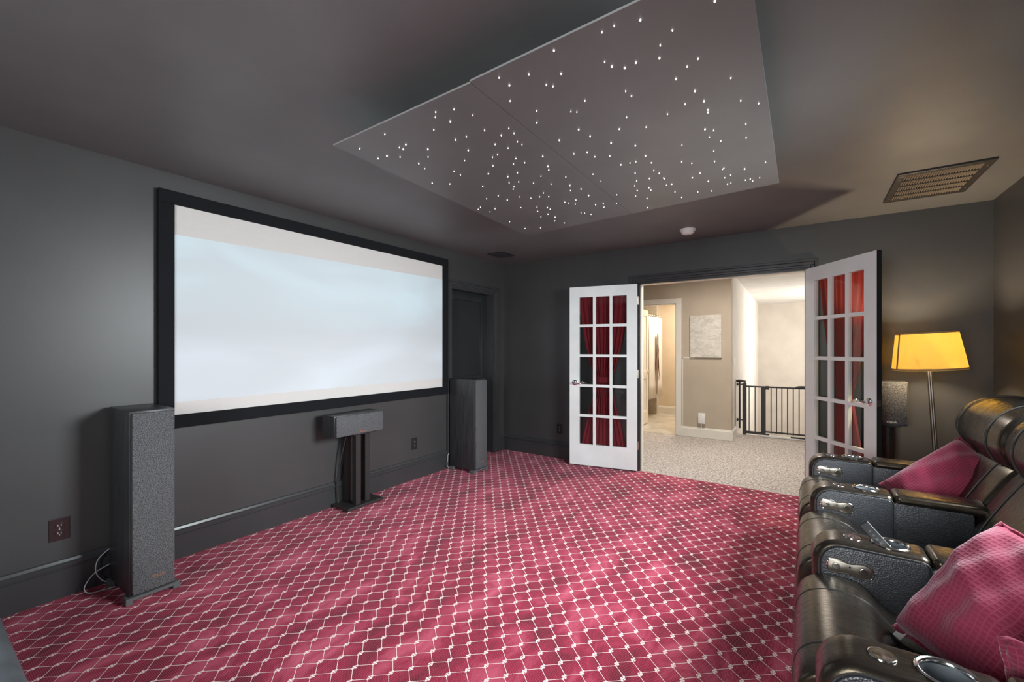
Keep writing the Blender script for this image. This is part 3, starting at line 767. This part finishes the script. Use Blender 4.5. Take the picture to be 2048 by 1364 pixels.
STARS = [(1487,3),(1199,76),(1098,99),(1051,123),(1323,116),(865,194),(1276,174),(1273,224),(1422,226),(1061,238),(1089,256),(1139,262),(1182,241),(1380,256),(653,299),(768,286),(893,284),(693,329),(836,327),(862,332),(1337,304),(1549,300),(1142,351),(1165,370),(1410,351),(1445,390),(1587,388),(1656,398),(696,389),(985,388),(1372,401),(408,432),(479,422),(799,428),(931,430),(954,432),(1460,423),(1460,433),(1304,440),(407,452),(465,469),(552,444),(799,473),(1146,452),(1607,478),(401,501),(597,503),(691,495),(711,514),(961,500),(1118,498),(1222,490),(1449,499),(1482,503),(1466,529),(1608,532),(212,518),(485,540),(527,527),(662,522),(724,547),(742,558),(886,541),(1005,526),(1086,552),(1180,562),(1360,560),(1510,544),(293,558),(268,569),(283,576),(638,557),(688,571),(115,573),(534,580),(378,576),(1483,583),(220,602),(186,612),(271,606),(379,606),(647,597),(628,607),(718,612),(822,604),(942,593),(994,587),(1023,605),(1081,602),(1219,602),(343,631),(520,620),(630,640),(709,633),(752,628),(842,642),(1124,636),(1159,629),(1182,624),(1242,628),(1398,630),(1359,624),(1486,623),(1683,626),(366,651),(479,661),(504,675),(612,671),(724,667),(845,656),(1016,672),(1179,668),(1251,658),(1272,669),(1430,668),(1517,653),(1522,649),(1602,652),(687,682),(815,680),(911,683),(1047,700),(1185,698),(1234,689),(1289,687),(1292,690),(1400,686),(1462,700),(1525,686),(1548,676),(1605,695),(1624,691),(1633,699),(1660,686),(395,707),(463,710),(590,720),(692,706),(729,702),(711,721),(708,730),(786,707),(854,711),(927,716),(929,736),(970,730),(1177,717),(1187,736),(1233,725),(1240,734),(1300,715),(1320,711),(1333,741),(1421,741),(1475,737),(1536,711),(1549,706),(650,756),(605,767),(685,772),(731,760),(776,765),(810,760),(825,745),(845,759),(907,781),(921,784),(950,772),(948,788),(999,755),(1108,752),(1181,757),(1225,766),(1359,762),(581,800),(573,808),(618,818),(638,806),(737,801),(800,800),(802,816),(840,802),(851,808),(842,827),(815,837),(870,839),(868,853),(1026,790),(1056,787),(1059,800),(1107,786),(1227,802),(970,821),(984,823),(1009,828),(694,856),(754,882),(814,880),(906,861)]
ca, sa = math.cos(math.radians(34.3)), math.sin(math.radians(34.3))
bm = NB()
for i, (sx, sy) in enumerate(STARS):
    ux = 660 + sx / 1.932 - 1024; uy = 697 - sy / 1.932
    tt = (PZ - 1.335) / uy
    x_, y_ = (-sa * 858 + ca * ux) * tt, (ca * 858 + sa * ux) * tt
    r = .0015 + .0008 * tt / .004 * random.random() + (.0010 if random.random() < .3 else 0)
    lathe(bm, [(r, PZ + .002), (r, PZ - .002), (r * .7, PZ - .004), (0, PZ - .005)], 8, (x_, y_, 0))
o = obj('star_lights', bm, 'star', t); o['kind'] = 'stuff'; o['label'] = 'scattered pinpoint star lights'

t = thing('return_grille', 'large bronze return air grille in the ceiling near the lamp corner', 'vent', (.706, 3.936, ZC))
w2, h2 = .218, .316
for a in ((-w2, w2, -h2, -h2 + .045), (-w2, w2, h2 - .045, h2), (-w2, -w2 + .04, -h2 + .045, h2 - .045), (w2 - .04, w2, -h2 + .045, h2 - .045)):
    obj('frame_bar', bx(a[0], a[1], a[2], a[3], -.012, -.001, bev=.003), 'bronze', t)
obj('duct_shade', bx(-w2 + .02, w2 - .02, -h2 + .02, h2 - .02, -.003, -.0005), 'grille_back', t)  # near-black sheet stands in for the shade deep inside the duct
vm = None
NV = 28; fy = h2 - .046
for i in range(NV):
    x = -w2 + .046 + i * (2 * w2 - .092) / (NV - 1)
    if vm is None:
        bm = NB(); vv = [bm.verts.new(c) for c in ((-.003, -fy, -.004), (-.003, fy, -.004), (.0022, fy, -.0115), (.0022, -fy, -.0115), (-.0022, -fy, -.0035), (-.0022, fy, -.0035), (.003, fy, -.011), (.003, -fy, -.011))]
        for f in ((0, 1, 2, 3), (7, 6, 5, 4), (0, 4, 5, 1), (3, 2, 6, 7), (0, 3, 7, 4), (1, 5, 6, 2)): bm.faces.new([vv[q] for q in f])
        o = obj('vane', bm, 'bronze_fin', t); vm = o.data
    else: o = link('vane', vm, t)
    o.location.x = x
for y in (-.165, -.055, .055, .165): obj('divider', bx(-w2 + .04, w2 - .04, y - .007, y + .007, -.0125, -.003), 'bronze', t)
for x in (-w2 + .02, w2 - .02):
    for y in (-h2 + .10, h2 - .10): obj('screw', cyl(NB(), (x, y, -.014), (x, y, -.011), .006, 10), 'nickel', t)

t = thing('supply_vent', 'small dark supply vent in the ceiling above the dark door', 'vent', (-2.945, 4.09, ZC))
for a in ((-.105, .105, -.125, -.105), (-.105, .105, .105, .125), (-.105, -.085, -.105, .105), (.085, .105, -.105, .105)): obj('frame_bar', bx(a[0], a[1], a[2], a[3], -.008, -.0005, bev=.002), 'door_dark', t)
for i in range(7): obj('vane', bx(-.085, .085, -.09 + i * .03 - .004, -.09 + i * .03 + .004, -.010, -.002), 'trim', t)

t = thing('smoke_detector', 'white round smoke detector on the ceiling above the doorway', 'smoke detector', (-.895, 4.20, ZC))
obj('base_ring', lathe(NB(), [(0, -.0005), (.068, -.0005), (.070, -.006), (.068, -.014), (0, -.014)], 40), 'plastic_w', t, smooth=True)
obj('housing', lathe(NB(), [(0, -.013), (.056, -.013), (.058, -.020), (.056, -.034), (.044, -.044), (0, -.046)], 40), 'plastic_w', t, smooth=True)
obj('test_button', lathe(NB(), [(0, -.045), (.012, -.0455), (.011, -.049), (0, -.050)], 20, (.02, -.01, 0)), 'plastic_w', t, smooth=True)

# ------------------------------------------------------------------ recliners
PITCH, AW = .724, .14
YA = [3.354 - PITCH * i for i in range(4)]          # near faces of the arms
seat_p = spline([(-.022, .37), (-.020, .46), (.005, .505), (.05, .528), (.11, .534), (.165, .520), (.205, .480), (.25, .452), (.34, .442), (.48, .440), (.62, .445), (.66, .40), (.62, .33), (.30, .30), (.03, .30)], 5)
foot_p = spline([(-.020, .375), (-.032, .28), (-.030, .14), (-.012, .075), (.03, .06), (.06, .09), (.07, .22), (.06, .33), (.02, .38)], 5)
hump_p = rrect(.022, .346, .05, .652, (.02, .02, .030, .085), 8)
side_p = rrect(.046, .338, .07, .636, (.01, .01, .026, .070), 8)
rear_p = rrect(.337, .602, .05, .628, (.02, .02, .02, .02), 6)
pad_p = rrect(.344, .650, .616, .660, (.016, .016, .018, .018), 6)
low_p = spline([(.57, .36), (.575, .48), (.605, .575), (.648, .665), (.692, .745), (.728, .800), (.765, .828), (.85, .84), (.96, .82), (1.01, .70), (1.0, .45), (.92, .22), (.70, .20)], 5)
head_p = spline([(.742, .818), (.712, .850), (.694, .905), (.704, .970), (.742, 1.030), (.800, 1.066), (.870, 1.080), (.950, 1.068), (1.02, 1.02), (1.055, .94), (1.045, .86), (.98, .815), (.86, .80)], 6)

def cupwell(c):   # ring and bowl
    ring = lathe(NB(), [(.044, -.001), (.052, -.001), (.053, .004), (.050, .007), (.046, .006), (.043, .002), (.043, -.004), (.044, -.001)], 40, c)
    bowl = lathe(NB(), [(.0435, .002), (.042, -.02), (.040, -.068), (.036, -.072), (0, -.073)], 40, c)
    return ring, bowl

def arm_mesh():
    o = obj('arm_tmp', loft(NB(), hump_p, 0, AW, .024, 5, mid=4), 'leather', smooth='all')
    c = obj('cut_tmp', cyl(NB(), (.247, AW / 2, .56), (.247, AW / 2, .70), .0440, 40), 'leather')
    md = o.modifiers.new('b', 'BOOLEAN'); md.operation = 'DIFFERENCE'; md.object = c; md.solver = 'EXACT'
    bpy.context.view_layer.update()
    me = bpy.data.meshes.new_from_object(o.evaluated_get(bpy.context.evaluated_depsgraph_get()))
    for q in (o, c): bpy.data.objects.remove(q)
    me.name = 'arm'
    for p in me.polygons: p.use_smooth = True
    me.set_sharp_from_angle(angle=math.radians(45))
    return me
ARM = arm_mesh()

def add_arm(root, y):
    a = link('arm', ARM, root); a.location = (0, y, 0)
    obj('side_panel', loft(NB(), side_p, -.0055, .03, .006, 3, mid=1), 'leather_g', a, smooth=50)
    obj('piping', tube(NB(), [(p.x, -.0015, p.y) for p in inset(side_p, -.003)], .0026, 6, True), 'thread', a, smooth=True)
    obj('arm_body', loft(NB(), rear_p, -.004, AW - .004, .006, 3, mid=1), 'leather_g', a, smooth=50)
    obj('arm_pad', loft(NB(), pad_p, -.009, AW + .004, .018, 4, .002, 4), 'leather', a, smooth='all')
    ring, bowl = cupwell((.247, AW / 2, .652))
    obj('cup_holder_ring', ring, 'chrome', a, smooth=True); obj('cup_holder_bowl', bowl, 'leather_grey', a, smooth=True)
    obj('accessory_cap', lathe(NB(), [(0, .0035), (.016, .003), (.021, .0045), (.025, .003), (.026, 0), (.026, -.004), (0, -.004)], 32, (.142, AW / 2, .652)), 'chrome', a, smooth=True)
    # dog-bone control plate with two push buttons
    dog = spline([(.066, .565), (.072, .588), (.095, .594), (.130, .584), (.165, .590), (.188, .582), (.194, .562), (.186, .544), (.165, .540), (.130, .548), (.095, .545), (.074, .546)], 5)
    obj('control_rim', tube(NB(), [(p.x, -.007, p.y) for p in dog], .0028, 8, True), 'chrome', a, smooth=True)
    obj('control_plate', loft(NB(), inset(dog, .001), -.0085, -.004, .0015, 2, mid=1), 'nickel', a, smooth=40)
    for x in (.092, .168):
        obj('push_button', cyl(NB(), (x, -.0125, .5665), (x, -.008, .5665), .0095, 24), 'chrome', a)
        obj('button_ring', tube(NB(), [(x + .0115 * math.cos(q * PI / 12), -.0088, .5665 + .0115 * math.sin(q * PI / 12)) for q in range(24)], .0007, 6, True), 'plastic_b', a)
    obj('indicator', cyl(NB(), (.130, -.0105, .572), (.130, -.008, .572), .0032, 12), 'plastic_b', a)
    return a

def make_recliner():
    """local y = 0 at the near face of this seat's far arm; faces -x"""
    r = thing('recliner', '', 'recliner', (0, 0, 0), 0, 'recliners in a row along the right wall')
    y0, y1 = -(PITCH - AW) + .002, -.002
    obj('seat_cushion', loft(NB(), seat_p, y0, y1, .012, 3, .004, 8), 'leather', r, smooth='all')
    obj('footrest', loft(NB(), foot_p, y0 + .004, y1 - .004, .012, 3, .002, 4), 'leather', r, smooth='all')
    obj('seat_base', bx(.06, .74, y0 + .01, y1 - .01, .045, .32, bev=.006), 'leather_g', r)
    fs = [p for p in seat_p[:48]]
    for yy in (y0 + .13, y1 - .13):
        obj('seam', tube(NB(), [(p.x, yy, p.y) for p in inset(seat_p, -.0025)[:50]], .0022, 6), 'plastic_b', r, smooth=True)
    b0, b1 = -(PITCH - AW / 2) + .003, AW / 2 - .003
    lo = obj('backrest', loft(NB(), low_p, b0, b1, .035, 5, .012, 10), 'leather', r, smooth='all')
    hd = obj('headrest', loft(NB(), head_p, b0 + .004, b1 - .004, .05, 6, .012, 10), 'leather', r, smooth='all')
    for yy in (b0 + .15, b1 - .15):
        obj('piping', tube(NB(), [(p.x, yy, p.y) for p in inset(low_p, -.011)[2:36]], .0026, 6), 'thread', lo, smooth=True)
        obj('piping', tube(NB(), [(p.x, yy, p.y) for p in inset(head_p, -.011)[2:50]], .0026, 6), 'thread', hd, smooth=True)
    add_arm(r, 0.0)
    for yy in (y0 + .05, y1 - .05):
        for xx in (.10, .68): obj('foot', cyl(NB(), (xx, yy, 0), (xx, yy, .048), .022, 14), 'plastic_b', r)
    return r
rec = make_recliner(); rec.location = (0, YA[0], 0)
rec['label'] = 'black leather recliner nearest the french doors, with one raspberry pillow'
r2 = copy_tree(rec); r2.location = (0, YA[1], 0); r2['label'] = 'black leather recliner in the middle of the row, without a pillow'
r3 = copy_tree(rec); r3.location = (0, YA[2], 0); r3['label'] = 'black leather recliner nearest the camera, holding two raspberry pillows'
add_arm(r3, YA[3] - YA[2])

# throw pillows
def pillow(label, P1, e1, e2, size, thick, tagged=False, size2=None):
    size2 = size2 or size
    e1 = Vector(e1).normalized(); e2 = Vector(e2); e2 = (e2 - e1 * e2.dot(e1)).normalized(); e3 = e1.cross(e2)
    c = Vector(P1) + e1 * size / 2 + e2 * size2 / 2
    t = thing('throw_pillow', label, 'pillow', c, 0, 'raspberry throw pillows')
    t.rotation_euler = Matrix((e1, e2, e3)).transposed().to_euler()
    bm = NB(); n = 28; h = size / 2; h2_ = size2 / 2; rnd = random.Random(len(label))
    ph = [rnd.random() * 6 for _ in range(6)]
    def P(u, v, s):
        # outline pulled in at the sides, corners pointed
        pin = 1 - .075 * (1 - abs(v) ** 2) * abs(u) ** 3; pin2 = 1 - .075 * (1 - abs(u) ** 2) * abs(v) ** 3
        q = max(0, (1 - u ** 2)) ** .36 * max(0, (1 - v ** 2)) ** .36
        wr = .012 * math.sin(5 * u + 3 * v + ph[0]) * q + .009 * math.sin(9 * v - 4 * u + ph[1]) * q + .005 * math.sin(15 * u + 6 * v + ph[2]) * q
        return Vector((u * h * pin, v * h2_ * pin2, s * (thick / 2 * q) + wr * .8))
    G = {}
    for s in (1, -1):
        for i in range(n + 1):
            for j in range(n + 1):
                if s == -1 and (i in (0, n) or j in (0, n)): G[s, i, j] = G[1, i, j]; continue
                G[s, i, j] = bm.verts.new(P(2 * i / n - 1, 2 * j / n - 1, s))
        for i in range(n):
            for j in range(n):
                q = (G[s, i, j], G[s, i + 1, j], G[s, i + 1, j + 1], G[s, i, j + 1])
                bm.faces.new(q if s == 1 else q[::-1])
    obj('cushion', bm, 'pillow', t, smooth='all')
    pts = []
    for (a0, a1, b0, b1) in ((-1, 1, -1, -1), (1, 1, -1, 1), (1, -1, 1, 1), (-1, -1, 1, -1)):
        for k_ in range(24):
            f = k_ / 24; p = P(a0 + (a1 - a0) * f, b0 + (b1 - b0) * f, 1)
            p = p * 1.012 + Vector((0, 0, .006 * math.sin(len(pts) * 1.3)))
            pts.append(p)
    obj('welt', tube(NB(), pts, .0065, 6, True), 'pillow', t, smooth='all')
    if tagged: obj('care_tag', bx(-h - .02, -h + .02, -h2_ + .01, -h2_ + .035, -.001, .001), 'paper', t)
    return t
pillow('raspberry throw pillow on the recliner nearest the french doors', (.345, 3.11, .585), (.33, .09, .275), (.06, -.55, -.70), .44, .24, size2=.30)
pillow('large raspberry waffle pillow leaning with a corner toward the camera-side arm', (.225, 1.72, .495), (.235, .12, .300), (.16, -.36, -.10), .43, .22, True, .30)
pillow('raspberry waffle pillow lying behind the nearest recliner arm at the right edge', (.355, 1.375, .700), (.30, .0, .03), (.0, .03, -.26), .27, .085, size2=.25)

# remote in the cup holder of the second arm
t = thing('remote_control', 'small black remote leaning in the cup holder of the nearer middle arm', 'remote', (.243, YA[2] + AW / 2 - .004, .628), 0)
t.rotation_euler = (math.radians(-14), math.radians(-44), math.radians(-6))
obj('body', bx(-.016, .016, -.006, .006, 0, .105, bev=.003), 'plastic_b', t)
obj('end_cap', bx(-.0165, .0165, -.0065, .0065, -.010, .014, bev=.002), 'chrome', t)
for z in (.03, .045, .06, .075): obj('key', cyl(NB(), (0, -.0075, z), (0, -.0055, z), .004, 10), 'foot', t)

# ottoman at the lower left edge of the view
t = thing('ottoman', 'slate grey upholstered ottoman just entering at the lower left edge', 'ottoman', (-2.1, 0, 0))
obj('cushion', loft(NB(), rrect(-.62, .62, .26, .42, (.03, .03, .05, .05), 6), -.50, .235, .05, 5, .006, 6), 'leather_grey', t, smooth='all')
obj('base', bx(-.58, .58, -.46, .195, .05, .27, bev=.01), 'leather_grey', t)
for x in (-.53, .53):
    for y in (-.41, .145): obj('leg', cyl(NB(), (x, y, 0), (x, y, .052), .02, 12), 'plastic_b', t)

# ------------------------------------------------------------------ floor lamp
t = thing('floor_lamp', 'floor lamp with a lit yellow drum shade in the corner by the recliners', 'lamp', (.815, 4.30, 0))
t.rotation_euler = (math.radians(1), math.radians(-3.4), 0)
obj('base', lathe(NB(), [(0, 0), (.13, 0), (.132, .008), (.12, .016), (.03, .024), (.014, .04), (0, .04)], 40), 'nickel_d', t, smooth=True)
bm = NB()
for a in range(3): cyl(bm, (.008 * math.cos(a * 2.1), .008 * math.sin(a * 2.1), .03), (.008 * math.cos(a * 2.1), .008 * math.sin(a * 2.1), 1.24), .0085, 14)
obj('pole', bm, 'nickel_d', t, smooth=True)
obj('socket', lathe(NB(), [(0, 1.23), (.018, 1.23), (.02, 1.25), (.018, 1.29), (0, 1.29)], 20), 'nickel_d', t, smooth=True)
sh = obj('lamp_shade', lathe(NB(), [(.205, 1.185), (.168, 1.455), (.166, 1.455), (.203, 1.185), (.205, 1.185)], 64), 'shade', t, smooth=True)
for r, z in ((.2062, 1.187), (.1692, 1.446)):
    obj('rim_tape', lathe(NB(), [(r, z), (r - .0016, z + .012), (r - .004, z + .012), (r - .0025, z), (r, z)], 64), 'shade_trim', sh, smooth=True)
bm = NB(); q0, q1 = math.radians(-157), math.radians(-153)
vv = [bm.verts.new((r * math.cos(q), r * math.sin(q), z)) for (r, z) in ((.2068, 1.187), (.1698, 1.455), (.1678, 1.455), (.2048, 1.187)) for q in (q0, q1)]
for f in ((0, 1, 3, 2), (4, 5, 7, 6), (0, 2, 4, 6), (1, 7, 5, 3), (2, 3, 5, 4), (0, 6, 7, 1)): bm.faces.new([vv[i] for i in f])
obj('seam_tape', bm, 'shade_trim', sh)
bm = NB(); lathe(bm, [(0, 1.285), (.012, 1.29), (.016, 1.31), (.029, 1.345), (.030, 1.365), (.022, 1.388), (0, 1.395)], 24); obj('bulb', bm, 'bulb', t, smooth=True)
bm = NB()
for a in range(3): cyl(bm, (.018 * math.cos(a * 2.094), .018 * math.sin(a * 2.094), 1.27), (.19 * math.cos(a * 2.094), .19 * math.sin(a * 2.094), 1.275), .002, 6)
obj('shade_spider', bm, 'nickel_d', t)
l = bpy.data.lights.new('lamp_bulb_light', 'POINT'); l.energy = 75; l.color = (1.0, .79, .55); l.shadow_soft_size = .045
lo_ = bpy.data.objects.new('lamp_bulb_light', l); C.objects.link(lo_); lo_.location = (.815 - .0805, 4.30 - .023, 1.352)
